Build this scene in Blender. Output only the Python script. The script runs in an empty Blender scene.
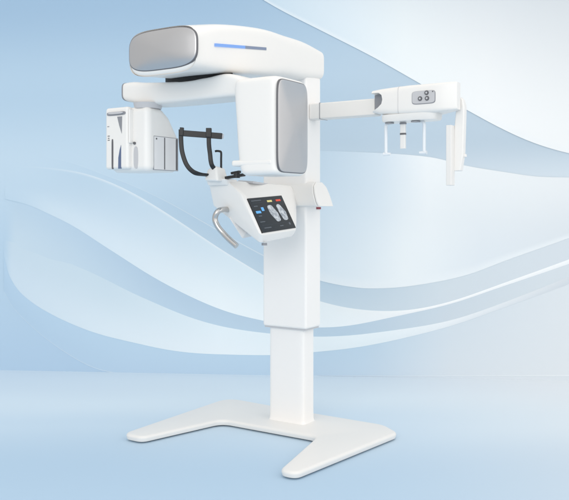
import bpy, bmesh, math, random
from mathutils import Vector, Matrix

scene = bpy.context.scene
col = scene.collection
R = math.radians

# ------------------------------------------------------------------ colours
def lin(c):
    out = []
    for v in c:
        v /= 255.0
        out.append(v / 12.92 if v <= 0.04045 else ((v + 0.055) / 1.055) ** 2.4)
    return (out[0], out[1], out[2], 1.0)

# ---------------------------------------------------------------- materials
def new_mat(name):
    m = bpy.data.materials.new(name)
    m.use_nodes = True
    nt = m.node_tree
    return m, nt, nt.nodes['Principled BSDF']

def plain(name, rgb, rough=0.4, metal=0.0, coat=0.0, bump=0.0, scale=400.0, vary=0.0, spec=0.5):
    m, nt, b = new_mat(name)
    b.inputs['Roughness'].default_value = rough
    b.inputs['Metallic'].default_value = metal
    b.inputs['Coat Weight'].default_value = coat
    b.inputs['Coat Roughness'].default_value = 0.15
    b.inputs['Specular IOR Level'].default_value = spec
    tc = nt.nodes.new('ShaderNodeTexCoord')
    nz = nt.nodes.new('ShaderNodeTexNoise')
    nz.inputs['Scale'].default_value = scale
    nz.inputs['Detail'].default_value = 3.0
    nt.links.new(tc.outputs['Object'], nz.inputs['Vector'])
    if bump:
        bp = nt.nodes.new('ShaderNodeBump')
        bp.inputs['Strength'].default_value = bump
        bp.inputs['Distance'].default_value = 0.0006
        nt.links.new(nz.outputs['Fac'], bp.inputs['Height'])
        nt.links.new(bp.outputs['Normal'], b.inputs['Normal'])
    n2 = nt.nodes.new('ShaderNodeTexNoise')
    n2.inputs['Scale'].default_value = 3.0
    n2.inputs['Detail'].default_value = 4.0
    nt.links.new(tc.outputs['Object'], n2.inputs['Vector'])
    mx = nt.nodes.new('ShaderNodeMix'); mx.data_type = 'RGBA'
    c = lin(rgb)
    k = 1.0 - (vary or 0.02)
    mx.inputs['A'].default_value = (c[0]*k, c[1]*k, c[2]*k, 1)
    mx.inputs['B'].default_value = c
    nt.links.new(n2.outputs['Fac'], mx.inputs['Factor'])
    nt.links.new(mx.outputs['Result'], b.inputs['Base Color'])
    return m

WHITE = plain('white_lacquer', (238, 236, 233), 0.34, coat=0.15, bump=0.05, spec=0.4)
WARM = plain('warm_white_lacquer', (234, 232, 229), 0.40, bump=0.05, spec=0.4)
COLW = plain('column_lacquer', (245, 243, 241), 0.38, bump=0.05, spec=0.4)
BEIGE = plain('cream_lacquer', (234, 231, 227), 0.45, bump=0.05)
GREY = plain('silver_panel', (196, 196, 198), 0.33, metal=0.8, coat=0.0, bump=0.04)
GREY2 = plain('pale_grey_plastic', (196, 196, 199), 0.4)
PALE = plain('pale_window_plastic', (232, 232, 233), 0.4)
MIDGREY = plain('mid_grey_plastic', (140, 142, 148), 0.4)
RIM = plain('dark_grey_rim', (98, 98, 102), 0.45)
BLACK = plain('black_rubber', (26, 27, 30), 0.42, bump=0.15)
DARK = plain('dark_recess', (14, 14, 16), 0.6)
CHROME = plain('brushed_steel', (200, 199, 198), 0.17, metal=1.0)
LIGHTROD = plain('pale_acrylic_rod', (236, 240, 244), 0.2)
RED = plain('maroon_marking', (140, 44, 60), 0.5)
NAVY = plain('deep_blue_slot', (92, 108, 140), 0.35)

def emit(name, rgb, strength, rough=0.2):
    m, nt, b = new_mat(name)
    b.inputs['Base Color'].default_value = tuple(v*0.3 for v in lin(rgb)[:3]) + (1,)
    b.inputs['Roughness'].default_value = rough
    b.inputs['Emission Color'].default_value = lin(rgb)
    b.inputs['Emission Strength'].default_value = strength
    return m
LED = emit('blue_status_light', (120, 160, 225), 0.75)
SCR = plain('screen_glass', (17, 19, 23), 0.16, coat=0.3, spec=0.35)
S_Y = emit('screen_yellow', (206, 196, 128), 0.8)
S_R = emit('screen_red', (205, 66, 40), 0.9)
S_B = emit('screen_blue', (96, 168, 226), 0.8)
S_G = emit('screen_dim_text', (92, 98, 106), 0.5)
S_L = emit('screen_line', (60, 66, 74), 0.5)

def xray_mat():
    m, nt, b = new_mat('screen_scan_image')
    tc = nt.nodes.new('ShaderNodeTexCoord')
    v = nt.nodes.new('ShaderNodeTexVoronoi'); v.inputs['Scale'].default_value = 130
    n = nt.nodes.new('ShaderNodeTexNoise'); n.inputs['Scale'].default_value = 60; n.inputs['Detail'].default_value = 5
    nt.links.new(tc.outputs['Object'], v.inputs['Vector']); nt.links.new(tc.outputs['Object'], n.inputs['Vector'])
    ml = nt.nodes.new('ShaderNodeMath'); ml.operation = 'MULTIPLY'
    nt.links.new(v.outputs['Distance'], ml.inputs[0]); nt.links.new(n.outputs['Fac'], ml.inputs[1])
    r = nt.nodes.new('ShaderNodeValToRGB')
    r.color_ramp.elements[0].position = 0.30; r.color_ramp.elements[0].color = lin((120, 132, 146))
    r.color_ramp.elements[1].position = 0.62; r.color_ramp.elements[1].color = lin((214, 222, 228))
    nt.links.new(n.outputs['Fac'], r.inputs['Fac'])
    nt.links.new(r.outputs['Color'], b.inputs['Emission Color'])
    b.inputs['Emission Strength'].default_value = 0.75
    b.inputs['Base Color'].default_value = (0.05, 0.05, 0.05, 1)
    return m
S_X = xray_mat()

# ------------------------------------------------------------------ helpers
def link_mesh(name, bm, mat, parent=None, bevel=0.0, seg=3, smooth=True, angle=35, wn=True, label=None, subsurf=0):
    bmesh.ops.recalc_face_normals(bm, faces=bm.faces[:])
    me = bpy.data.meshes.new(name)
    bm.to_mesh(me); bm.free()
    mats = mat if isinstance(mat, (list, tuple)) else [mat]
    for q in mats:
        me.materials.append(q)
    for p in me.polygons:
        p.use_smooth = smooth
    if smooth and not bevel:
        me.set_sharp_from_angle(angle=R(angle))
    o = bpy.data.objects.new(name, me)
    col.objects.link(o)
    if parent is not None:
        o.parent = parent
    if bevel:
        b = o.modifiers.new('bevel', 'BEVEL')
        b.width = bevel; b.segments = seg; b.limit_method = 'ANGLE'; b.angle_limit = R(28)
        b.use_clamp_overlap = True
        if wn:
            w = o.modifiers.new('wn', 'WEIGHTED_NORMAL'); w.keep_sharp = False
    if subsurf:
        s = o.modifiers.new('sub', 'SUBSURF'); s.levels = subsurf; s.render_levels = subsurf
    if label:
        o['label'] = label
    return o

def box_bm(x0, x1, y0, y1, z0, z1, bm=None):
    bm = bm or bmesh.new()
    v = [bm.verts.new((x, y, z)) for x in (x0, x1) for y in (y0, y1) for z in (z0, z1)]
    for f in ((0,1,3,2),(4,6,7,5),(0,4,5,1),(2,3,7,6),(0,2,6,4),(1,5,7,3)):
        bm.faces.new([v[i] for i in f])
    return bm

def hull_bm(pts):
    bm = bmesh.new()
    for p in pts:
        bm.verts.new(p)
    res = bmesh.ops.convex_hull(bm, input=bm.verts[:])
    junk = list({g for g in res['geom_interior'] + res['geom_unused'] if isinstance(g, bmesh.types.BMVert)})
    if junk:
        bmesh.ops.delete(bm, geom=junk, context='VERTS')
    bmesh.ops.dissolve_limit(bm, angle_limit=R(2.0), verts=bm.verts[:], edges=bm.edges[:])
    return bm

def ring_faces(bm, rings, cap=True, closed=True):
    vs = [[bm.verts.new(p) for p in r] for r in rings]
    n = len(vs[0])
    for a, b in zip(vs, vs[1:]):
        for i in range(n if closed else n-1):
            j = (i+1) % n
            bm.faces.new((a[i], a[j], b[j], b[i]))
    if cap:
        bm.faces.new(vs[0]); bm.faces.new(list(reversed(vs[-1])))
    return vs

def se(n, k, a, b):
    """superellipse ring points in a 2D plane"""
    out = []
    for i in range(n):
        t = 2*math.pi*i/n
        c, s = math.cos(t), math.sin(t)
        out.append((a*math.copysign(abs(c)**(2.0/k), c), b*math.copysign(abs(s)**(2.0/k), s)))
    return out

def loft(axis, secs, k=5, n=72, bm=None):
    """secs: (pos, a_centre, a_half, b_centre, b_half[, k]) ; axis 0: a=y b=z ; 1: a=x b=z ; 2: a=x b=y"""
    bm = bm or bmesh.new()
    rings = []
    for s in secs:
        kk = s[5] if len(s) > 5 else k
        r = []
        for (u, v) in se(n, kk, s[2], s[4]):
            a, b = s[1]+u, s[3]+v
            r.append((s[0], a, b) if axis == 0 else (a, s[0], b) if axis == 1 else (a, b, s[0]))
        rings.append(r)
    ring_faces(bm, rings)
    return bm

def ease_ends(secs, r, steps=5, first=True, last=True):
    """round the two ends of a loft over a radius r"""
    def mk(s, d):
        res = []
        for i in range(steps):
            t = (i+0.0)/steps*math.pi/2
            sh = r*(1-math.sin(t)) if i else r
            off = r*(1-math.cos(t))
            res.append((off, sh))
        return res
    out = []
    a, b = secs[0], secs[-1]
    sg = 1 if b[0] > a[0] else -1
    def at(s, off, shr):
        return (s[0]+off, s[1], max(s[2]-shr, 0.0005), s[3], max(s[4]-shr, 0.0005)) + tuple(s[5:])
    if first:
        for i in range(steps):
            t = i/steps*math.pi/2
            out.append(at(a, sg*r*(1-math.cos(t)) , r*(1-math.sin(t))))
        out.append((a[0]+sg*r,) + tuple(a[1:]))
        rest = secs[1:]
    else:
        out.append(a); rest = secs[1:]
    if last:
        out += rest[:-1]
        out.append((b[0]-sg*r,) + tuple(b[1:]))
        for i in reversed(range(steps)):
            t = i/steps*math.pi/2
            out.append(at(b, -sg*r*(1-math.cos(t)), r*(1-math.sin(t))))
    else:
        out += rest
    return out

def smooth_secs(secs, n):
    out = []
    P = [secs[0]] + list(secs) + [secs[-1]]
    for i in range(len(secs)-1):
        for j in range(n):
            t = j/n
            a, b, c, d = P[i:i+4]
            out.append(tuple(0.5*(2*b[k]+(c[k]-a[k])*t+(2*a[k]-5*b[k]+4*c[k]-d[k])*t*t+(3*b[k]-a[k]-3*c[k]+d[k])*t**3) for k in range(6)))
    out.append(tuple(secs[-1]))
    return out

def spline(pts, n):
    """Catmull-Rom through points"""
    P = [Vector(p) for p in pts]
    P = [P[0]*2-P[1]] + P + [P[-1]*2-P[-2]]
    out = []
    m = len(P)-3
    for i in range(m):
        for j in range(n):
            t = j/n
            a, b, c, d = P[i:i+4]
            out.append(0.5*((2*b)+(c-a)*t+(2*a-5*b+4*c-d)*t*t+(3*b-a-3*c+d)*t*t*t))
    out.append(P[-2])
    return out

def tube_bm(pts, r, n=16, smooth_n=8, flat=None, bm=None):
    """round tube, or a flat strap when flat=(half_w, half_t, width_axis)"""
    bm = bm or bmesh.new()
    path = spline(pts, smooth_n) if smooth_n else [Vector(p) for p in pts]
    rings = []
    up = Vector((0, 0, 1))
    prev = None
    for i, p in enumerate(path):
        t = (path[min(i+1, len(path)-1)]-path[max(i-1, 0)]).normalized()
        if flat:
            w = flat[2].normalized(); w = (w - t*w.dot(t)).normalized()
            nrm = t.cross(w)
            rr = [p + w*u*1.0 + nrm*v for u, v in se(n, 4, flat[0], flat[1])]
        else:
            if prev is None:
                a = up if abs(t.z) < 0.9 else Vector((1, 0, 0))
                prev = (a - t*a.dot(t)).normalized()
            prev = (prev - t*prev.dot(t)).normalized()
            b = t.cross(prev)
            rr = [p + prev*r*math.cos(q) + b*r*math.sin(q) for q in [2*math.pi*k/n for k in range(n)]]
        rings.append(rr)
    ring_faces(bm, rings)
    return bm

def cyl_bm(c, r, h, axis=2, n=40, r2=None, bm=None):
    r2 = r if r2 is None else r2
    bm = bm or bmesh.new()
    rings = []
    for k, rr in ((0, r), (1, r2)):
        ring = []
        for i in range(n):
            t = 2*math.pi*i/n
            a, b = rr*math.cos(t), rr*math.sin(t)
            z = h*k
            p = (a, b, z) if axis == 2 else (z, a, b) if axis == 0 else (a, z, b)
            ring.append((c[0]+p[0], c[1]+p[1], c[2]+p[2]))
        rings.append(ring)
    ring_faces(bm, rings)
    return bm

def dome_panel(axis, sign, pos, ca, ha, cb, hb, k, thick, dome, n=72, tilt=None):
    """convex cover plate: outline in the plane normal to axis, bulging outward"""
    bm = bmesh.new()
    rings = []
    prof = [(0.0, 1.0), (thick*0.6, 1.0), (thick*0.9, 0.988), (thick, 0.97)]
    for q in (0.85, 0.7, 0.5, 0.3, 0.12, 0.02):
        prof.append((thick + dome*(1-q*q), q))
    prof[4:4] = []
    for d, q in prof:
        r = []
        for u, v in se(n, k, ha*q, hb*q):
            a, b = ca+u, cb+v
            x = pos + sign*d
            p = (x, a, b) if axis == 0 else (a, x, b)
            if tilt: p = tilt(p)
            r.append(p)
        rings.append(r)
    ring_faces(bm, rings)
    return bm

# ================================================================== SETTING
def ramp(nt, src, stops, interp='EASE'):
    r = nt.nodes.new('ShaderNodeValToRGB')
    r.color_ramp.interpolation = interp
    el = r.color_ramp.elements
    while len(el) < len(stops):
        el.new(0.5)
    for e, (p, c) in zip(el, stops):
        e.position = p; e.color = lin(c) if len(c) == 3 else c
    nt.links.new(src, r.inputs['Fac'])
    return r.outputs['Color']

def mixc(nt, fac, a, b):
    m = nt.nodes.new('ShaderNodeMix'); m.data_type = 'RGBA'
    nt.links.new(fac, m.inputs['Factor']); nt.links.new(a, m.inputs['A']); nt.links.new(b, m.inputs['B'])
    return m.outputs['Result']

def maprange(nt, src, a, b):
    m = nt.nodes.new('ShaderNodeMapRange'); m.interpolation_type = 'SMOOTHSTEP'
    m.inputs['From Min'].default_value = a; m.inputs['From Max'].default_value = b
    nt.links.new(src, m.inputs['Value'])
    return m.outputs['Result']

# printed studio backdrop: its blue-to-white wash is the colour of the print itself
def wall_mat():
    m, nt, b = new_mat('printed_blue_wash')
    c = wash(nt)
    nt.links.new(c, b.inputs['Base Color'])
    b.inputs['Roughness'].default_value = 0.7
    b.inputs['Specular IOR Level'].default_value = 0.15
    return m
def wash(nt):
    tc = nt.nodes.new('ShaderNodeTexCoord')
    sx = nt.nodes.new('ShaderNodeSeparateXYZ'); nt.links.new(tc.outputs['Object'], sx.inputs[0])
    fv = maprange(nt, sx.outputs['Z'], 0.0, 2.45)
    fv.node.interpolation_type = 'LINEAR'
    fu = maprange(nt, sx.outputs['X'], -0.7, 1.5)
    left = ramp(nt, fv, [(0.0, WL[0]), (0.30, WL[1]), (0.55, WL[2]), (0.75, WL[3]), (1.0, WL[4])])
    right = ramp(nt, fv, [(0.0, WR[0]), (0.25, WR[1]), (0.5, WR[2]), (0.62, WR[3]), (1.0, WR[4])])
    return mixc(nt, fu, left, right)
WL = [(182, 206, 227), (187, 210, 228), (196, 216, 231), (181, 205, 224), (159, 187, 212)]
WR = [(218, 225, 231), (221, 227, 232), (210, 221, 230), (188, 204, 217), (186, 205, 220)]

def floor_mat():
    m, nt, b = new_mat('pale_blue_floor')
    tc = nt.nodes.new('ShaderNodeTexCoord')
    sx = nt.nodes.new('ShaderNodeSeparateXYZ'); nt.links.new(tc.outputs['Object'], sx.inputs[0])
    nz = nt.nodes.new('ShaderNodeTexNoise'); nz.inputs['Scale'].default_value = 0.8; nz.inputs['Detail'].default_value = 1.0
    nt.links.new(tc.outputs['Object'], nz.inputs['Vector'])
    ad = nt.nodes.new('ShaderNodeMath'); ad.operation = 'MULTIPLY_ADD'
    nt.links.new(nz.outputs['Fac'], ad.inputs[0]); ad.inputs[1].default_value = 0.5
    nt.links.new(sx.outputs['Y'], ad.inputs[2])
    fv = maprange(nt, ad.outputs[0], -0.75, 1.3)
    fu = maprange(nt, sx.outputs['X'], 0.0, 1.9)
    left = ramp(nt, fv, [(0.0, (181, 206, 227)), (0.45, (202, 221, 236)), (0.8, (214, 229, 240)), (1.0, (210, 225, 237))])
    right = ramp(nt, fv, [(0.0, (208, 219, 229)), (0.5, (224, 232, 238)), (1.0, (228, 233, 238))])
    nt.links.new(mixc(nt, fu, left, right), b.inputs['Base Color'])
    b.inputs['Roughness'].default_value = 0.5
    b.inputs['Specular IOR Level'].default_value = 0.2
    return m

bm = bmesh.new()
v = [bm.verts.new(p) for p in ((-6, -7, 0), (6, -7, 0), (6, 2.2, 0), (-6, 2.2, 0))]
bm.faces.new(v)
floor = link_mesh('floor', bm, floor_mat(), smooth=False)
floor['kind'] = 'structure'

bm = box_bm(-4.6, 4.6, 0.0, 0.08, -0.02, 3.6)
wall = link_mesh('wall', bm, wall_mat(), smooth=False)
wall.location = (0, 1.111, 0); wall.rotation_euler = (0, 0, R(-5.03))
wall['kind'] = 'structure'

RIBBONS = {
    'R2': (0.004,[(0.059,1.44),(0.566,1.418),(0.879,1.391),(1.108,1.333),(1.335,1.295),(1.56,1.263),(1.729,1.259),(2.154,1.254)],
    [(-1.889,1.432),(-1.685,1.412),(-1.583,1.398),(-1.415,1.358),(-1.247,1.292),(-1.048,1.219),(-0.803,1.109),(-0.515,0.948),(-0.178,0.763),(-0.005,0.681),(0.193,0.606),(0.346,0.575),(0.484,0.56),(0.635,0.565),(0.879,0.598),(1.108,0.65),(1.335,0.739),(1.729,0.884),(2.154,1.058)]),
    'R3': (0.0018,[(-1.89,1.439),(-1.686,1.418),(-1.584,1.405),(-1.416,1.364),(-1.248,1.298),(-1.048,1.226),(-0.804,1.115),(-0.515,0.954),(-0.178,0.769),(-0.005,0.687),(0.193,0.612),(0.346,0.581),(0.485,0.566),(0.635,0.571),(0.879,0.605),(1.108,0.657),(1.335,0.746),(1.73,0.89),(2.155,1.064)],
    [(-1.89,1.327),(-1.652,1.313),(-1.416,1.286),(-1.248,1.24),(-1.048,1.155),(-0.725,0.96),(-0.483,0.8),(-0.178,0.615),(-0.005,0.521),(0.193,0.446),(0.358,0.41),(0.56,0.39),(0.71,0.395),(1.003,0.455),(1.255,0.548),(1.73,0.726),(2.155,0.898)]),
    'R4': (0.0032,[(-1.889,1.353),(-1.651,1.339),(-1.415,1.312),(-1.248,1.266),(-1.048,1.18),(-0.724,0.986),(-0.483,0.825),(-0.178,0.641),(-0.005,0.546),(0.193,0.472),(0.358,0.435),(0.56,0.416),(0.71,0.42),(1.003,0.48),(1.255,0.573),(1.729,0.751),(2.154,0.922)],
    [(-1.889,1.129),(-1.74,1.093),(-1.591,1.031),(-1.422,0.952),(-1.261,0.848),(-1.048,0.716),(-0.975,0.668),(-0.803,0.572),(-0.561,0.458),(-0.372,0.389),(-0.165,0.346),(-0.005,0.317),(0.155,0.306),(0.358,0.318),(0.56,0.362),(0.742,0.403),(1.003,0.464),(1.255,0.555),(1.729,0.723),(2.154,0.886)]),
    'R5': (0.0018,[(-1.89,1.156),(-1.74,1.119),(-1.591,1.057),(-1.422,0.978),(-1.262,0.874),(-1.048,0.742),(-0.975,0.693),(-0.804,0.597),(-0.561,0.483),(-0.372,0.414),(-0.165,0.372),(-0.005,0.342),(0.155,0.331),(0.358,0.343),(0.56,0.387),(0.742,0.428),(1.003,0.489),(1.255,0.579),(1.73,0.748),(2.155,0.91)],
    [(-1.897,0.833),(-1.72,0.787),(-1.507,0.703),(-1.342,0.639),(-1.175,0.562),(-1.048,0.498),(-0.883,0.428),(-0.646,0.334),(-0.405,0.273),(-0.146,0.241),(0.155,0.223),(0.358,0.232),(0.591,0.264),(0.823,0.299),(1.003,0.336),(1.311,0.446),(1.73,0.618),(2.155,0.812)]),
    'R6': (0.0032,[(-1.896,0.859),(-1.719,0.814),(-1.506,0.729),(-1.341,0.665),(-1.174,0.588),(-1.048,0.524),(-0.882,0.454),(-0.646,0.36),(-0.405,0.299),(-0.146,0.267),(0.155,0.249),(0.358,0.258),(0.591,0.289),(0.823,0.324),(1.003,0.361),(1.31,0.471),(1.729,0.643),(2.154,0.836)],
    [(-1.896,0.74),(-1.855,0.615),(-1.774,0.504),(-1.591,0.381),(-1.422,0.305),(-1.261,0.248),(-0.982,0.187),(-0.803,0.151),(-0.561,0.129),(-0.146,0.126),(0.155,0.153),(0.358,0.175),(0.591,0.219),(0.823,0.277),(1.003,0.326),(1.31,0.44),(1.729,0.599),(2.154,0.781)]),
    'R7': (0.0015,[(-1.897,0.767),(-1.856,0.642),(-1.774,0.53),(-1.591,0.407),(-1.423,0.331),(-1.262,0.274),(-0.982,0.213),(-0.804,0.176),(-0.561,0.154),(-0.146,0.151),(0.155,0.178),(0.358,0.2),(0.591,0.244),(0.823,0.302),(1.003,0.351),(1.311,0.464),(1.73,0.624),(2.155,0.806)],
    [(-1.904,0.529),(-1.842,0.424),(-1.72,0.301),(-1.591,0.197),(-1.423,0.089),(-1.262,0.013),(-1.095,-0.01),(-0.718,-0.011),(-0.146,-0.006),(0.155,-0.0),(1.003,0.015),(2.155,0.037)]),
    'T1': (0.004,[(-0.587,2.992),(2.154,2.902)],
    [(-0.587,2.701),(-0.327,2.508),(-0.133,2.375),(0.206,2.193),(0.535,2.019),(0.767,1.883),(0.941,1.78),(1.108,1.684),(1.335,1.557),(1.53,1.468),(1.729,1.408),(2.154,1.328)]),
}
# per ribbon: colour stops along the top edge and along the bottom edge, opacity stops along its length
STYLE = {
    'T1': (((0, (178,201,219)), (.5, (190,206,220)), (.72, (198,208,217)), (1, (196,204,211))),
           ((0, (186,208,226)), (.45, (192,212,227)), (.62, (218,230,238)), (.72, (234,240,242)), (.86, (240,242,243)), (1, (238,240,241))),
           None, 0.85, None),
    'R2': (((0, (194,214,229)), (.58, (203,222,236)), (.68, (220,232,241)), (.76, (240,244,246)), (.85, (236,240,242)), (1, (230,234,237))),
           ((0, (216,231,242)), (.62, (232,241,246)), (.72, (238,243,245)), (.85, (224,231,237)), (1, (221,227,232))),
           ((.0, 0), (.48, 0), (.60, .7), (.75, 1)), 0.7, None),
    'R3': (((0, (186,209,227)), (.3, (184,207,225)), (.6, (191,210,224)), (.8, (210,220,227)), (1, (213,221,228))),
           ((0, (190,212,229)), (.3, (190,211,227)), (.6, (202,218,229)), (.8, (211,220,227)), (1, (213,221,228))),
           ((0, 0), (.05, 0), (.22, .5), (.42, 1)), 0.5, None),
    'R4': (((0, (188,210,227)), (.15, (190,211,227)), (.3, (206,223,235)), (.5, (230,241,246)), (.62, (236,242,244)), (.75, (244,245,246)), (1, (240,243,245))),
           ((0, (198,217,231)), (.2, (218,231,240)), (.4, (238,245,248)), (.6, (240,246,249)), (.75, (244,245,246)), (1, (240,243,245))),
           ((0, 0), (.02, 0), (.2, .8), (.3, 1)), 0.5, None),
    'R5': (((0, (190,211,227)), (.1, (189,210,227)), (.3, (185,206,224)), (.62, (190,210,226)), (.8, (204,215,224)), (1, (213,221,227))),
           ((0, (202,219,231)), (.12, (199,217,230)), (.3, (193,213,229)), (.62, (193,213,228)), (.8, (206,216,224)), (1, (213,221,227))),
           ((0, 0), (.008, 0), (.03, 1)), 0.5, None),
    'R6': (((0, (201,218,230)), (.2, (206,222,232)), (.4, (230,240,245)), (.65, (234,243,247)), (.8, (231,236,240)), (1, (212,218,224))),
           ((0, (204,220,232)), (.2, (223,234,241)), (.4, (236,243,247)), (.65, (234,243,247)), (.8, (231,236,240)), (1, (210,217,224))),
           ((0, 0), (.006, 0), (.022, 1)), 0.5, None),
    'R7': (((0, (184,208,228)), (.25, (190,213,231)), (.5, (190,213,231)), (.65, (194,215,231)), (.8, (211,221,229)), (1, (220,226,231))),
           ((0, (182,206,226)), (.25, (189,211,230)), (.5, (191,213,231)), (.65, (200,218,233)), (.8, (215,223,230)), (1, (221,227,232))),
           None, 0.5, None),
}
def ribbon_mat(name, top, bot, alpha, cross=None, rims=None, key_fade=True):
    m, nt, b = new_mat(name)
    uv = nt.nodes.new('ShaderNodeTexCoord')
    sx = nt.nodes.new('ShaderNodeSeparateXYZ'); nt.links.new(uv.outputs['UV'], sx.inputs[0])
    ct = ramp(nt, sx.outputs['X'], top, 'LINEAR'); cb = ramp(nt, sx.outputs['X'], bot, 'LINEAR')
    f = maprange(nt, sx.outputs['Y'], 0.0, 1.0)
    own = mixc(nt, f, ct, cb)
    b.inputs['Roughness'].default_value = 0.6
    b.inputs['Specular IOR Level'].default_value = 0.15
    if alpha:
        a = ramp(nt, sx.outputs['X'], [(p, (q, q, q, 1)) for p, q in alpha], 'EASE')
        a0 = a
        if cross:
            fv = maprange(nt, sx.outputs['Y'], cross[0], cross[1])
            m1 = nt.nodes.new('ShaderNodeMath'); m1.operation = 'SUBTRACT'; m1.inputs[0].default_value = 1.0
            nt.links.new(a, m1.inputs[1])
            m2 = nt.nodes.new('ShaderNodeMath'); m2.operation = 'SUBTRACT'; m2.inputs[0].default_value = 1.0
            nt.links.new(fv, m2.inputs[1])
            m3 = nt.nodes.new('ShaderNodeMath'); m3.operation = 'MULTIPLY'
            nt.links.new(m1.outputs[0], m3.inputs[0]); nt.links.new(m2.outputs[0], m3.inputs[1])
            m4 = nt.nodes.new('ShaderNodeMath'); m4.operation = 'SUBTRACT'; m4.inputs[0].default_value = 1.0
            nt.links.new(m3.outputs[0], m4.inputs[1])
            a = m4.outputs[0]
        if cross:
            f0 = maprange(nt, sx.outputs['X'], 0.008, 0.10)
            m6 = nt.nodes.new('ShaderNodeMath'); m6.operation = 'MULTIPLY'
            nt.links.new(f0, m6.inputs[0]); nt.links.new(a, m6.inputs[1]); a = m6.outputs[0]
        own = mixc(nt, a, wash(nt), own)
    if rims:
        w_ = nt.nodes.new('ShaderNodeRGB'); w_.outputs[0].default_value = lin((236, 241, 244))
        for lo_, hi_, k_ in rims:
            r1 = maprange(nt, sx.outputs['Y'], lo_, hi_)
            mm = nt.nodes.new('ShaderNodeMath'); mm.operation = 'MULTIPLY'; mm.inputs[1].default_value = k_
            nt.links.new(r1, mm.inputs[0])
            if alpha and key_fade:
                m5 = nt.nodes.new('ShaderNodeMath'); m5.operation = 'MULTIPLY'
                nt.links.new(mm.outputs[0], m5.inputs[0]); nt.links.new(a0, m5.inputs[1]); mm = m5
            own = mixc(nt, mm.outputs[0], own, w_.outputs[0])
    nt.links.new(own, b.inputs['Base Color'])
    return m

def resample(pts, us):
    """monotone-x smooth interpolation of a wall curve (cubic Hermite)"""
    n = len(pts)
    sl = [(pts[i+1][1]-pts[i][1])/max(pts[i+1][0]-pts[i][0], 1e-6) for i in range(n-1)]
    tg = [sl[0]] + [0.0 if sl[i-1]*sl[i] <= 0 else 2*sl[i-1]*sl[i]/(sl[i-1]+sl[i]) for i in range(1, n-1)] + [sl[-1]]
    out = []
    for u in us:
        i = 0
        while i < n-2 and u > pts[i+1][0]: i += 1
        h = pts[i+1][0]-pts[i][0]; t = min(max((u-pts[i][0])/h, 0), 1)
        out.append((2*t**3-3*t*t+1)*pts[i][1]+(t**3-2*t*t+t)*h*tg[i]+(-2*t**3+3*t*t)*pts[i+1][1]+(t**3-t*t)*h*tg[i+1])
    return out

U0, U1 = -1.92, 1.74
def sstep(x, a, b):
    t = min(max((x-a)/(b-a), 0), 1)
    return t*t*(3-2*t)
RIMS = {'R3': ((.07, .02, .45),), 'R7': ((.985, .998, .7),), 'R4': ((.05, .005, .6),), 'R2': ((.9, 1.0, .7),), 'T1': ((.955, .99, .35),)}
# a ribbon rises out of the wall along its length (u) or towards its lower edge (w)
RISE = {'R2': (.52, .80, .80, 1.0), 'R3': (.06, .40, 2, 3), 'R4': (.03, .30, .6, 1.0), 'R5': (.0, .06, 2, 3), 'R6': (.03, .25, .5, 1.0), 'T1': (-1, -.5, 2, 3)}
def make_ribbon(key):
    off, up, lo = RIBBONS[key]
    top, bot, alpha, bulge, lab = STYLE[key]
    N, M = 220, 10
    a0, a1 = max(up[0][0], lo[0][0]), min(up[-1][0], lo[-1][0])
    us = [a0+(a1-a0)*(i/N)**1.3 for i in range(N+1)]
    zu, zl = resample(up, us), resample(lo, us)
    for zz in (zu, zl):                      # iron out small kinks
        for _ in range(40):
            old = zz[:]
            for i in range(1, N):
                if us[i] > -1.62:
                    zz[i] = (old[i-1]+2*old[i]+old[i+1])/4
    bm = bmesh.new(); uvl = bm.loops.layers.uv.new('UVMap')
    T = 0.0012
    front, back, info = [], [], {}
    for i in range(N+1):
        fr, bk = [], []
        for j in range(M+1):
            w = j/M
            z = zu[i]+(zl[i]-zu[i])*w
            q = (us[i]-U0)/(U1-U0)
            m = 1.0
            if key in RISE:
                a_, b_, c_, e_ = RISE[key]
                m = max(sstep(q, a_, b_), sstep(w, c_, e_))
            lo_ = {'R3': .0005, 'R5': .0007, 'R7': .0005, 'R4': .0012, 'R6': .0014, 'R2': .0017}.get(key, .001)
            d = lo_ + (off-lo_)*m + 0.003*math.sin(math.pi*w)*bulge*m
            a = bm.verts.new((us[i], -d, z)); b = bm.verts.new((us[i], -d+T, z))
            q = ((us[i]-U0)/(U1-U0), w)
            info[a] = q; info[b] = q
            fr.append(a); bk.append(b)
        front.append(fr); back.append(bk)
    for i in range(N):
        for j in range(M):
            bm.faces.new((front[i][j], front[i][j+1], front[i+1][j+1], front[i+1][j]))
            bm.faces.new((back[i][j], back[i+1][j], back[i+1][j+1], back[i][j+1]))
        for j in (0, M):
            bm.faces.new((front[i][j], front[i+1][j], back[i+1][j], back[i][j]))
    for i in (0, N):
        for j in range(M):
            bm.faces.new((front[i][j], back[i][j], back[i][j+1], front[i][j+1]))
    for f in bm.faces:
        for l in f.loops:
            l[uvl].uv = info[l.vert]
    return link_mesh('ribbon_panel', bm, ribbon_mat('ribbon_print', top, bot, alpha, {'R4': (.2, .9)}.get(key), RIMS.get(key)), wall, angle=40)
for key in RIBBONS:
    make_ribbon(key)

# ================================================================== MACHINE
root = bpy.data.objects.new('dental_xray_machine', None)
col.objects.link(root)
root.rotation_euler = (0, 0, R(-33))
root['label'] = 'white dental x-ray machine with grey panels and touch screen on a forked floor base'
root['category'] = 'x-ray machine'

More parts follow.
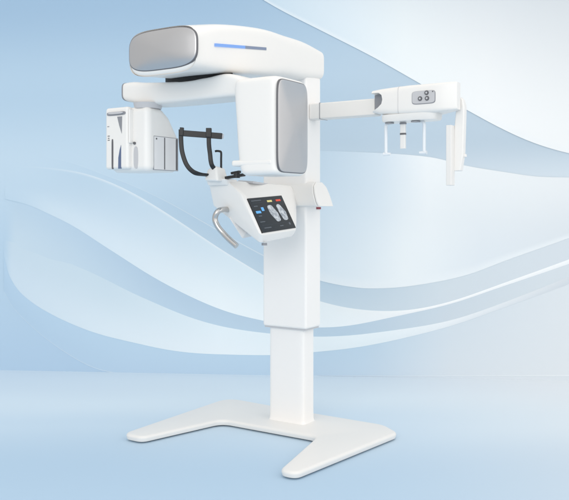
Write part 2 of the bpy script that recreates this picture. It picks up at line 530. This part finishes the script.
# ---- base -------------------------------------------------------------
def rounded(poly, n=8):
    """poly: (x, y, radius) -> smooth outline"""
    out = []
    m = len(poly)
    for i in range(m):
        p0, p1, p2 = Vector(poly[i-1][:2]), Vector(poly[i][:2]), Vector(poly[(i+1) % m][:2])
        r = poly[i][2]
        a, b = (p0-p1).normalized(), (p2-p1).normalized()
        ang = a.angle(b)
        d = min(r/math.tan(ang/2), (p0-p1).length*0.49, (p2-p1).length*0.49)
        q0, q2 = p1+a*d, p1+b*d
        for k in range(n+1):
            t = k/n
            out.append((q0*(1-t)**2 + p1*2*t*(1-t) + q2*t*t))
    return out
BASE = [(-0.500, 0.125, 0.10), (-0.485, -0.695, 0.05), (-0.365, -0.695, 0.05), (-0.25, -0.25, 0.07), (0.29, -0.25, 0.05),
        (0.400, -0.728, 0.045), (0.480, -0.728, 0.045), (0.572, 0.01, 0.06), (0.46, 0.095, 0.12), (0.0, 0.10, 0.3)]
def slab(poly, z0, z1, inset):
    outl = rounded(poly)
    bm = bmesh.new()
    n = len(outl)
    def ring(z, ins):
        r = []
        for i in range(n):
            p = outl[i]; t = (outl[(i+1) % n]-outl[i-1])
            if t.length < 1e-6: t = Vector((1, 0))
            t.normalize()
            r.append((p.x - (-t.y)*ins*SGN, p.y - (t.x)*ins*SGN, z))
        return r
    area = sum(outl[i-1].x*outl[i].y-outl[i].x*outl[i-1].y for i in range(n))
    SGN = -1 if area > 0 else 1
    rings = [ring(z0, inset*0.3)]
    for k in range(6):
        t = k/5*math.pi/2
        rings.append(ring(z1-inset+inset*math.sin(t), inset*(1-math.cos(t))))
    ring_faces(bm, rings)
    return bm
base = link_mesh('base', slab(BASE, 0.008, 0.034, 0.013), WARM, root, angle=50)
pads = bmesh.new()
for (x, y) in ((-0.43, -0.62), (0.43, -0.65), (-0.42, 0.04), (0.47, 0.02), (0.02, -0.1)):
    link_mesh('levelling_foot', cyl_bm((x, y, 0.0), 0.03, 0.012), DARK, base, angle=40)
pads.free()

# ---- columns ------------------------------------------------------------
link_mesh('lower_column', loft(2, [(0.03, 0.04, 0.107, -0.07, 0.0595), (0.038, 0.04, 0.103, -0.07, 0.0555), (0.05, 0.04, 0.1008, -0.07, 0.0533),
          (0.09, 0.04, 0.1, -0.07, 0.0525), (0.515, 0.04, 0.1, -0.07, 0.0525)], k=9, n=96), COLW, root, angle=40)
bm = bmesh.new()
box_bm(0.04-0.125, 0.04+0.125, -0.14, 0.0, 0.492, 1.705, bm)
column = link_mesh('upper_column', bm, COLW, root, bevel=0.012, seg=4)
link_mesh('column_lip', box_bm(0.04-0.117, 0.04+0.117, -0.132, -0.008, 0.486, 0.4925), GREY2, column)

# ---- carriage -------------------------------------------------------------
prof = [(-0.163, 1.078), (-0.17, 1.10), (-0.168, 1.14), (-0.155, 1.175), (-0.125, 1.195), (-0.07, 1.195), (-0.045, 1.175), (-0.037, 1.14), (-0.037, 1.078)]
def extrude_x(prof, xs):
    bm = bmesh.new()
    rings = []
    for x, cy, cz, sc, sh in xs:
        rings.append([(x + sh*(1.195-z), cy+(y-cy)*sc, cz+(z-cz)*sc) for y, z in prof])
    ring_faces(bm, rings)
    return bm
carriage = link_mesh('carriage', extrude_x(prof, [(-0.14, 0, 0, 1, 0), (0.205, 0, 0, 1, 0.30)]), WHITE, root, bevel=0.006)
link_mesh('end_cover', extrude_x(prof, [(0.207, -0.07, 1.078, 0.985, 0.30), (0.213, -0.07, 1.078, 0.975, 0.31), (0.219, -0.07, 1.078, 0.90, 0.33)]), WHITE, carriage, bevel=0.010)
link_mesh('height_mark', box_bm(0.1655, 0.1685, -0.045, -0.006, 1.064, 1.0745), RED, column)

# ---- overhead unit --------------------------------------------------------
def OS(y, zt, zb, hw, k=6.0): return (y, 0.0, hw, (zt+zb)/2, (zt-zb)/2, k)
secs = [OS(-0.975, 1.786, 1.600, 0.176, 4.0), OS(-0.90, 1.800, 1.611, 0.179, 6), OS(-0.80, 1.819, 1.622, 0.181, 8), OS(-0.66, 1.839, 1.634, 0.183, 9), OS(-0.50, 1.855, 1.649, 0.184, 9),
        OS(-0.34, 1.862, 1.664, 0.184), OS(-0.16, 1.862, 1.675, 0.182), OS(0.02, 1.846, 1.692, 0.178, 5)]
secs = [tuple(q) for q in [(*v[:5], v[5]) for v in smooth_secs(secs, 8)]]
overhead = link_mesh('overhead_unit', loft(1, ease_ends(secs, 0.022, 6), n=120), WHITE, root, angle=60)
def ptilt(p): return p
link_mesh('panel_rim', dome_panel(1, -1, -0.970, 0.006, 0.180, 1.7005, 0.0815, 3.6, 0.008, 0.002), RIM, overhead, angle=50)
fp = link_mesh('front_panel', dome_panel(1, -1, -0.972, 0.006, 0.1770, 1.7005, 0.0785, 3.6, 0.008, 0.022), GREY, overhead, angle=50)
# status light strip on the flank
def strip(y0, y1, m, nm):
    z0, z1 = 1.724+(y0+0.862)*0.1225, 1.724+(y1+0.862)*0.1225
    bm = bmesh.new()
    vs = []
    for x in (0.170, 0.1855):
        for (y, z) in ((y0, z0-0.012), (y1, z1-0.012), (y1, z1), (y0, z0)):
            vs.append(bm.verts.new((x, y, z)))
    for f in ((0,1,2,3),(7,6,5,4),(0,4,5,1),(1,5,6,2),(2,6,7,3),(3,7,4,0)):
        bm.faces.new([vs[i] for i in f])
    return link_mesh(nm, bm, m, overhead, smooth=False)
strip(-0.862, -0.660, LED, 'status_light')
strip(-0.6598, -0.503, plain('dim_blue_lens', (128, 140, 165), 0.3), 'light_lens')
link_mesh('hub_gap_shade', loft(2, [(1.604, -0.03, 0.180, -0.705, 0.074, 1.7), (1.640, -0.03, 0.180, -0.705, 0.074, 1.7)], n=96), DARK, overhead, angle=40)  # hub as a near-black lens, standing for the shade in the gap

# ---- rotating arm -----------------------------------------------------------
arm = smooth_secs([(-0.414, -0.70, 0.072, 1.592, 0.041, 4.5), (-0.36, -0.70, 0.075, 1.586, 0.048, 4.5), (-0.28, -0.70, 0.077, 1.573, 0.051, 5), (-0.12, -0.70, 0.079, 1.5655, 0.0470, 6), (0.06, -0.70, 0.081, 1.566, 0.0470, 6), (0.18, -0.70, 0.083, 1.569, 0.0500, 6), (0.30, -0.70, 0.085, 1.545, 0.030, 5.5)], 5)
rot = link_mesh('rotating_arm', loft(0, ease_ends(arm, 0.006, 5, last=False), n=72), WHITE, root, angle=60)
link_mesh('end_cap', loft(0, [(-0.4165, -0.70, 0.068, 1.592, 0.037, 4.5), (-0.4150, -0.70, 0.0725, 1.592, 0.0415, 4.5), (-0.4085, -0.70, 0.0740, 1.5915, 0.0425, 4.5)]), MIDGREY, rot, angle=40)
link_mesh('swivel_collar', loft(2, [(1.505, -0.275, 0.058, -0.752, 0.058, 2), (1.530, -0.275, 0.064, -0.752, 0.064, 2)], n=48), GREY2, rot, angle=40)

# ---- sensor head --------------------------------------------------------------
sp = [(-0.812, 1.226), (-0.603, 1.23), (-0.600, 1.385), (-0.665, 1.475), (-0.715, 1.510), (-0.812, 1.513)]
bm = bmesh.new()
ring_faces(bm, [[(x, y, z) for y, z in sp] for x in (-0.446, -0.222)])
head = link_mesh('sensor_head', bm, WHITE, root, bevel=0.028, seg=6)
cass = link_mesh('sensor_cassette', box_bm(-0.453, -0.316, -0.836, -0.80, 1.240, 1.512), WHITE, head, bevel=0.013, seg=5)
Y = -0.8365
link_mesh('handle_recess', loft(1, [(Y-0.001, -0.384, 0.056, 1.484, 0.0085, 4), (Y+0.004, -0.384, 0.056, 1.484, 0.0085, 4)]), MIDGREY, cass, angle=40)
link_mesh('handle_grip', loft(1, [(Y-0.006, -0.384, 0.044, 1.4865, 0.005, 3), (Y+0.003, -0.384, 0.044, 1.4865, 0.005, 3)]), GREY2, cass, angle=40)
link_mesh('slot', loft(1, [(Y-0.0008, -0.407, 0.005, 1.307, 0.066, 5), (Y+0.004, -0.407, 0.005, 1.307, 0.066, 5)]), RIM, cass, angle=40)
bm = bmesh.new()
L = [(-0.372, 1.242), (-0.355, 1.242), (-0.355, 1.345), (-0.363, 1.325), (-0.371, 1.29)]
ring_faces(bm, [[(x, Y-0.0008, z) for x, z in L], [(x, Y+0.004, z) for x, z in L]])
link_mesh('window_strip', bm, NAVY, cass, smooth=False)
bm = bmesh.new()
L = [(-0.378, 1.470), (-0.349, 1.470), (-0.351, 1.395), (-0.366, 1.432)]
ring_faces(bm, [[(x, Y-0.0008, z) for x, z in L], [(x, Y+0.004, z) for x, z in L]])
link_mesh('sight_facet', bm, MIDGREY, cass, smooth=False)
bm = box_bm(-0.438, -0.427, Y-0.0008, Y+0.002, 1.428, 1.431)
link_mesh('latch_mark', bm, MIDGREY, cass, smooth=False)
bm = bmesh.new()
box_bm(-0.436, -0.424, Y-0.0008, Y+0.002, 1.386, 1.389, bm); box_bm(-0.436, -0.424, Y-0.0008, Y+0.002, 1.368, 1.371, bm)
box_bm(-0.434, -0.426, Y-0.0012, Y+0.002, 1.3765, 1.3795, bm)
link_mesh('cassette_mark', bm, RIM, cass, smooth=False)
# step of the housing beside the cassette
link_mesh('guard_rail', box_bm(-0.314, -0.306, -0.834, -0.80, 1.352, 1.500), WHITE, head, bevel=0.003)
link_mesh('latch_knob', cyl_bm((-0.296, -0.8125, 1.352), 0.006, -0.006, axis=1, n=20), RIM, head, angle=40)
link_mesh('recess_shade', loft(1, [(-0.8132, -0.290, 0.013, 1.290, 0.048, 3), (-0.806, -0.290, 0.013, 1.290, 0.048, 3)]), GREY2, head, angle=40)  # flat grey patch painted for the shading of the recessed housing
# receptor window facing the patient
X = -0.222
wp = link_mesh('receptor_window', box_bm(X-0.004, X+0.0016, -0.772, -0.615, 1.238, 1.382), PALE, head, bevel=0.001, seg=1)
link_mesh('window_frame', box_bm(X-0.004, X+0.0008, -0.774, -0.613, 1.236, 1.384), MIDGREY, wp, smooth=False)
link_mesh('slit', box_bm(X, X+0.0024, -0.708, -0.702, 1.240, 1.380), RIM, wp, smooth=False)
link_mesh('slit', box_bm(X, X+0.0024, -0.630, -0.618, 1.240, 1.380), RIM, wp, smooth=False)
link_mesh('screw', cyl_bm((X+0.001, -0.758, 1.372), 0.004, 0.002, axis=0, n=16), RIM, wp, angle=40)

# ---- tube head --------------------------------------------------------------
def TS(z, x0, x1, y0, y1, k=7): return (z, (x0+x1)/2, (x1-x0)/2, (y0+y1)/2, (y1-y0)/2, k)
secs = [TS(1.199, 0.262, 0.446, -0.812, -0.588), TS(1.222, 0.258, 0.446, -0.812, -0.588), TS(1.25, 0.250, 0.446, -0.812, -0.588), TS(1.32, 0.243, 0.446, -0.812, -0.588), TS(1.42, 0.236, 0.446, -0.812, -0.588), TS(1.50, 0.229, 0.446, -0.812, -0.588),
        TS(1.55, 0.226, 0.446, -0.812, -0.588), TS(1.584, 0.229, 0.446, -0.812, -0.588)]
tube = link_mesh('tube_head', loft(2, ease_ends(secs, 0.020, 6), n=96), WHITE, root, angle=60)
link_mesh('panel_rim', dome_panel(0, 1, 0.4405, -0.699, 0.1115, 1.391, 0.183, 8, 0.0065, 0.002), RIM, tube, angle=50)
link_mesh('side_panel', dome_panel(0, 1, 0.442, -0.698, 0.109, 1.391, 0.1805, 8, 0.0065, 0.008), GREY, tube, angle=50)
link_mesh('beam_port', box_bm(0.226, 0.42, -0.8126, -0.66, 1.236, 1.260), WHITE, tube, bevel=0.008)

# ---- console ----------------------------------------------------------------
TL = Vector((0.12, -0.557, 1.110)); TR = Vector((0.12, -0.288, 1.127)); BL = Vector((0.2, -0.558, 0.962)); 
u = TR-TL; v = BL-TL
nrm = u.cross(v); nrm = -nrm if nrm.x < 0 else nrm
nrm.normalize()
def sp_(s, t, d=0.0): return TL+u*s+v*t+nrm*d
pod = [sp_(-.03, -.06), sp_(1.035, -.06), sp_(-.03, 1.045), sp_(1.035, 1.045)]
pts = [tuple(p) for p in pod] + [
    (-0.10, -0.560, 1.203), (0.03, -0.575, 1.192), (-0.10, -0.15, 1.168), (0.10, -0.15, 1.176),
    (-0.10, -0.520, 1.085), (0.185, -0.550, 0.918), (0.185, -0.285, 0.940), (0.06, -0.47, 0.962), (0.06, -0.28, 0.972), (-0.09, -0.40, 1.045),
    (-0.10, -0.15, 1.085), (0.12, -0.15, 1.085)]
console = link_mesh('console', hull_bm(pts), WHITE, root, bevel=0.016, seg=6)
bm = bmesh.new()
rings = [[tuple(sp_(s, t, d)) for s, t in ((0, 0), (1, 0), (1, 1), (0, 1))] for d in (-0.004, 0.0035)]
ring_faces(bm, rings)
screen = link_mesh('touch_screen', bm, SCR, console, bevel=0.0015, seg=2)
def scr(name, pl, m, d=0.0042):
    bm = bmesh.new()
    ring_faces(bm, [[tuple(sp_(s, t, q)) for s, t in pl] for q in (0.003, d)])
    return link_mesh(name, bm, m, screen, smooth=False)
def rect(s0, s1, t0, t1): return [(s0, t0), (s1, t0), (s1, t1), (s0, t1)]
def blob(pts_, n=6):
    return [(p.x, p.y) for p in rounded([(a, b, 0.06) for a, b in pts_], n)]
scr('yellow_button', rect(.50, .64, .11, .165), S_Y)
scr('red_button', rect(.76, .90, .11, .165), S_R)
scr('scan_image', blob([(.43, .27), (.56, .245), (.66, .50), (.66, .74), (.545, .755), (.44, .50)]), S_X)
scr('scan_image', blob([(.70, .265), (.80, .245), (.905, .50), (.885, .735), (.76, .745), (.71, .50)]), S_X)
scr('blue_icon', rect(.065, .20, .385, .455), S_B)
scr('blue_icon', rect(.245, .315, .295, .40), S_B)
scr('round_icon', [(.865+.028*math.cos(a), .855+.04*math.sin(a)) for a in [i*math.pi/8 for i in range(16)]], S_G)
scr('divider_line', rect(.055, .40, .155, .162), S_L)
scr('divider_line', rect(.05, .92, .80, .806), S_L)
for (a, b, c) in ((.06, .34, .075), (.07, .18, .235), (.06, .20, .69), (.10, .30, .87), (.56, .66, .87), (.09, .18, .52)):
    scr('text_line', rect(a, b, c, c+.025), S_G)
link_mesh('stop_button', cyl_bm((0.186, -0.52, 0.9185), 0.012, -0.010, n=24), MIDGREY, console, angle=40)
# support keel under the console
keel = [(0.01, -0.545, 1.03), (0.075, -0.53, 0.936), (0.075, -0.34, 0.955), (0.075, -0.38, 1.06), (-0.04, -0.38, 1.06), (0.0, -0.38, 0.98), (0.055, -0.48, 0.945)]
link_mesh('support_keel', hull_bm(keel), PALE, console, bevel=0.004)
# patient handle
H = [(0.000, -0.50, 1.062), (0.006, -0.58, 1.063), (-0.004, -0.606, 1.052), (-0.014, -0.610, 1.022), (-0.002, -0.606, 0.990), (0.023, -0.60, 0.961), (0.056, -0.60, 0.934), (0.096, -0.60, 0.906)]
hd = link_mesh('handle', tube_bm(H, 0.0128, 24), CHROME, console, angle=60)
link_mesh('tray', hull_bm([(0.0, -0.46, 1.196), (0.085, -0.46, 1.190), (0.06, -0.22, 1.178), (-0.03, -0.22, 1.178), (0.0, -0.46, 1.186), (0.085, -0.46, 1.18), (0.06, -0.22, 1.168), (-0.03, -0.22, 1.168)]), GREY2, console, bevel=0.003)

# ---- chin rest and head support ------------------------------------------------
chin = link_mesh('chin_rest', hull_bm([(-0.072, -0.615, 1.19), (0.012, -0.625, 1.185), (-0.072, -0.55, 1.19), (0.02, -0.55, 1.185), (-0.062, -0.605, 1.240), (-0.005, -0.615, 1.256), (-0.058, -0.56, 1.244), (0.006, -0.56, 1.246)]), WHITE, root, bevel=0.010)
link_mesh('support_plinth', hull_bm([(-0.085, -0.59, 1.204), (0.035, -0.60, 1.198), (-0.085, -0.50, 1.204), (0.045, -0.52, 1.196), (-0.08, -0.58, 1.17), (0.03, -0.58, 1.17), (-0.08, -0.50, 1.17), (0.04, -0.52, 1.17)]), WHITE, chin, bevel=0.008)
link_mesh('bite_hook', tube_bm([(-0.003, -0.58, 1.245), (-0.003, -0.58, 1.285), (-0.003, -0.58, 1.312), (-0.008, -0.582, 1.319), (-0.022, -0.588, 1.321), (-0.028, -0.59, 1.319)], 0.0048, 12), BLACK, chin, angle=60)
def bar(name, a, b, w, h, m, par, bev=0.002):
    a, b = Vector(a), Vector(b)
    t = (b-a).normalized(); s = t.cross(Vector((0, 0, 1))).normalized(); q = s.cross(t)
    bm = bmesh.new()
    ring_faces(bm, [[p + s*i*w/2 + q*j*h/2 for i, j in ((-1,-1),(1,-1),(1,1),(-1,1))] for p in (a, b)])
    return link_mesh(name, bm, m, par, bevel=bev)
bar('clamp_lever', (0.028, -0.585, 1.2015), (0.125, -0.585, 1.213), 0.022, 0.012, BLACK, chin)
bar('clamp_lever', (0.040, -0.560, 1.222), (0.085, -0.560, 1.228), 0.018, 0.011, BLACK, chin)
link_mesh('clamp_knob', cyl_bm((0.086, -0.585, 1.200), 0.014, 0.022, n=24), BLACK, chin, angle=40)
wdir = Vector((0.545, -0.839, 0))
hs = bar('head_support', (-0.137, -0.702, 1.397), (0.018, -0.60, 1.383), 0.016, 0.026, BLACK, chin)
bar('end_tip', (0.0181, -0.5999, 1.383), (0.023, -0.5968, 1.3825), 0.015, 0.020, GREY2, hs)
bar('joint_block', (-0.040, -0.639, 1.398), (-0.020, -0.626, 1.398), 0.026, 0.040, BLACK, hs)
bar('joint_block', (-0.136, -0.7015, 1.403), (-0.122, -0.692, 1.402), 0.024, 0.036, BLACK, hs)
A1 = [(-0.131, -0.70, 1.412), (-0.130, -0.70, 1.36), (-0.124, -0.699, 1.312), (-0.108, -0.692, 1.262), (-0.088, -0.678, 1.232), (-0.068, -0.655, 1.2185), (-0.05, -0.60, 1.214)]
A2 = [(-0.030, -0.632, 1.412), (-0.030, -0.632, 1.35), (-0.026, -0.629, 1.305), (-0.022, -0.628, 1.272), (-0.018, -0.62, 1.250), (-0.018, -0.58, 1.226)]
link_mesh('temple_band', tube_bm(A1, 0, 20, flat=(0.010, 0.0048, Vector((0.839, 0.545, 0.2)))), BLACK, chin, angle=60)
link_mesh('temple_band', tube_bm(A2, 0, 20, flat=(0.0098, 0.0048, Vector((0.839, 0.545, 0.2)))), BLACK, chin, angle=60)

# ---- cephalometric arm --------------------------------------------------------
ca = link_mesh('side_arm', box_bm(0.1655, 0.514, -0.115, -0.045, 1.492, 1.567), BEIGE, root, bevel=0.006)
link_mesh('joint_ring', box_bm(0.2235, 0.2265, -0.1165, -0.0435, 1.4905, 1.5685), MIDGREY, ca, smooth=False)

# cephalostat housing
def yz(y0, y1, z0, z1, r, n=6):
    return [(p.x, p.y) for p in rounded([(y0, z0, r), (y1, z0, r), (y1, z1, r), (y0, z1, r)], n)]
bm = bmesh.new()
rings = []
for x, z0, z1, y0, y1, r in ((0.512, 1.503, 1.594, -0.148, -0.02, 0.025), (0.518, 1.499, 1.598, -0.157, -0.015, 0.026), (0.56, 1.488, 1.602, -0.160, -0.012, 0.028), (0.62, 1.481, 1.605, -0.161, -0.012, 0.028),
                     (0.70, 1.479, 1.607, -0.162, -0.01, 0.024), (0.80, 1.480, 1.606, -0.162, -0.02, 0.020), (0.914, 1.484, 1.604, -0.162, -0.118, 0.010), (0.921, 1.487, 1.601, -0.158, -0.120, 0.008)):
    rings.append([(x, y, z) for y, z in yz(y0, y1, z0, z1, r)])
ring_faces(bm, rings)
ceph = link_mesh('cephalostat', bm, WHITE, root, angle=50)
# scooped opening at the arm end
def cut_part():
    prof = [(0.490, 1.500), (0.490, 1.583), (0.530, 1.585), (0.556, 1.583), (0.570, 1.572), (0.574, 1.552), (0.569, 1.533), (0.552, 1.518), (0.527, 1.505), (0.515, 1.500)]
    bm = bmesh.new()
    ring_faces(bm, [[(x, y, z) for x, z in prof] for y in (-0.30, -0.112)])
    bmesh.ops.recalc_face_normals(bm, faces=bm.faces[:])
    return bm
cbm = cut_part()
tmp_me = bpy.data.meshes.new('opening_cut'); cbm.to_mesh(tmp_me); cbm.free()
tmp = bpy.data.objects.new('opening_cut', tmp_me); col.objects.link(tmp); tmp.rotation_euler = (0, 0, 0)
tmp.parent = root
mod = ceph.modifiers.new('scoop', 'BOOLEAN'); mod.operation = 'DIFFERENCE'; mod.object = tmp; mod.solver = 'EXACT'
bpy.context.view_layer.update()
dg = bpy.context.evaluated_depsgraph_get()
cut = bpy.data.meshes.new_from_object(ceph.evaluated_get(dg))
ceph.modifiers.clear(); ceph.data = cut
for p in cut.polygons: p.use_smooth = True
cut.set_sharp_from_angle(angle=R(40))
bpy.data.objects.remove(tmp)
prof = [(0.5135, 1.505), (0.5135, 1.580), (0.530, 1.5835), (0.555, 1.5815), (0.568, 1.571), (0.572, 1.552), (0.567, 1.534), (0.551, 1.5195), (0.527, 1.5065)]
bm = bmesh.new(); ring_faces(bm, [[(x, y, z) for x, z in prof] for y in (-0.1135, -0.111)])
link_mesh('opening_plate', bm, MIDGREY, ceph, smooth=False)
# control panel with three round buttons
cp = link_mesh('control_panel', loft(1, [(-0.1640, 0.771, 0.052, 1.548, 0.027, 6), (-0.158, 0.771, 0.052, 1.548, 0.027, 6)]), GREY2, ceph, angle=40)
link_mesh('panel_rim', loft(1, [(-0.1630, 0.7715, 0.0545, 1.5465, 0.029, 6), (-0.157, 0.7715, 0.0545, 1.5465, 0.029, 6)]), MIDGREY, ceph, angle=40)
for x, z in ((0.786, 1.565), (0.756, 1.542), (0.788, 1.541)):
    b = link_mesh('button', cyl_bm((x, -0.1635, z), 0.0105, -0.004, axis=1, n=28, r2=0.009), RIM, cp, angle=40)
    link_mesh('button_symbol', cyl_bm((x, -0.1672, z), 0.0042, -0.0008, axis=1, n=16), GREY2, b, smooth=False)
bm = box_bm(0.811, 0.817, -0.1645, -0.162, 1.566, 1.571)
link_mesh('indicator', bm, RIM, cp, smooth=False)
# seam across the housing
sm = bmesh.new()
L = yz(-0.1625, -0.0095, 1.4785, 1.6072, 0.026)
link_mesh('seam_line', (lambda b: (ring_faces(b, [[(0.650, y, z) for y, z in L], [(0.6515, y, z) for y, z in L]]), b)[1])(bmesh.new()), GREY2, ceph, angle=40)
sm.free()
link_mesh('rotating_plate', loft(2, [(1.453, 0.688, 0.126, -0.10, 0.050, 5), (1.459, 0.688, 0.130, -0.10, 0.054, 5), (1.484, 0.688, 0.132, -0.10, 0.056, 5)], n=64), WHITE, ceph, angle=50)
for x, sg in ((0.563, 1), (0.748, -1)):
    rod = link_mesh('ear_rod', tube_bm([(x+0.022*sg, -0.10, 1.4525), (x+0.006*sg, -0.10, 1.447), (x, -0.10, 1.437), (x, -0.10, 1.39), (x, -0.10, 1.345), (x, -0.10, 1.318)], 0.0072, 14), LIGHTROD, ceph, angle=60)
    link_mesh('ear_plug', cyl_bm((x-0.012*sg, -0.10, 1.313), 0.008, 0.034*sg, axis=0, n=20, r2=0.006), LIGHTROD, rod, angle=40)
    link_mesh('mount_disc', cyl_bm((x+0.03*sg, -0.125, 1.4465), 0.020, 0.0045, n=28), MIDGREY, rod, angle=40)
nr = link_mesh('nose_support', loft(2, [(1.335, 0.647, 0.0125, -0.10, 0.007, 5), (1.402, 0.647, 0.0125, -0.10, 0.007, 5), (1.4525, 0.647, 0.0125, -0.10, 0.007, 5)]), WHITE, ceph, angle=40)
link_mesh('collar', loft(2, [(1.396, 0.647, 0.0135, -0.10, 0.008, 5), (1.404, 0.647, 0.0135, -0.10, 0.008, 5)]), RIM, nr, angle=40)
link_mesh('collar', loft(2, [(1.443, 0.647, 0.0145, -0.10, 0.009, 5), (1.4505, 0.647, 0.0145, -0.10, 0.009, 5)]), MIDGREY, nr, angle=40)
# image receptor panels hanging at the far end
link_mesh('receptor_blade', box_bm(0.866, 0.890, -0.145, -0.103, 1.166, 1.423), WARM, ceph, bevel=0.003)
bm = bmesh.new()
pr = [(0.886, 1.228), (0.916, 1.228), (0.928, 1.30), (0.934, 1.50), (0.928, 1.53), (0.914, 1.545), (0.902, 1.545), (0.888, 1.40)]
ring_faces(bm, [[(x, y, z) for x, z in pr] for y in (-0.11, -0.075)])
rc = link_mesh('receptor_holder', bm, WHITE, ceph, bevel=0.005)
link_mesh('latch', box_bm(0.901, 0.907, -0.113, -0.108, 1.540, 1.547), RIM, rc, smooth=False)
link_mesh('side_latch', box_bm(0.924, 0.936, -0.095, -0.082, 1.288, 1.300), WHITE, rc, bevel=0.002)

# ================================================================== LIGHT, CAMERA
w = bpy.data.worlds.new('World'); scene.world = w; w.use_nodes = True
bg = w.node_tree.nodes['Background']
# world gradient added to shade panels and forms: brighter front right, dimmer left
wn = w.node_tree
tc = wn.nodes.new('ShaderNodeTexCoord')
dt = wn.nodes.new('ShaderNodeVectorMath'); dt.operation = 'DOT_PRODUCT'
wn.links.new(tc.outputs['Generated'], dt.inputs[0]); dt.inputs[1].default_value = (0.62, -0.62, 0.48)
mr = wn.nodes.new('ShaderNodeMapRange'); mr.interpolation_type = 'SMOOTHSTEP'
mr.inputs['From Min'].default_value = -0.5; mr.inputs['From Max'].default_value = 0.9
mr.inputs['To Min'].default_value = 0.62; mr.inputs['To Max'].default_value = 1.06
wn.links.new(dt.outputs['Value'], mr.inputs['Value'])
wn.links.new(mr.outputs['Result'], bg.inputs['Strength'])
bg.inputs['Color'].default_value = (1.0, 0.988, 0.968, 1)
def area(name, loc, target, size, power, colr=(1, 1, 1)):
    l = bpy.data.lights.new(name, 'AREA'); l.shape = 'RECTANGLE'; l.size = size[0]; l.size_y = size[1]
    l.energy = power; l.color = colr
    o = bpy.data.objects.new(name, l); col.objects.link(o)
    o.location = loc
    o.rotation_euler = (Vector(target)-Vector(loc)).to_track_quat('-Z', 'Y').to_euler()
    return o
area('softbox_right', (2.9, -3.4, 2.6), (0.1, -0.2, 1.1), (2.0, 2.4), 10, (1, .98, .95))
area('softbox_front', (-1.6, -5.2, 2.6), (0, 0.6, 1.1), (3.0, 2.0), 48, (1, .98, .95))
area('softbox_overhead', (0.2, -1.2, 4.6), (0, 0.2, 0.6), (3.5, 2.5), 3, (1, .98, .95))

cam = bpy.data.cameras.new('camera'); co = bpy.data.objects.new('camera', cam); col.objects.link(co)
co.location = (-0.04, -4.0, 1.07); co.rotation_euler = (R(90), 0, 0)
cam.sensor_width = 36; cam.lens = 800/569*36
cam.shift_y = -42/569
cam.clip_end = 100
scene.camera = co
scene.view_settings.view_transform = 'Standard'
scene.view_settings.look = 'None'
scene.view_settings.exposure = 0.18
scene.view_settings.gamma = 1.0
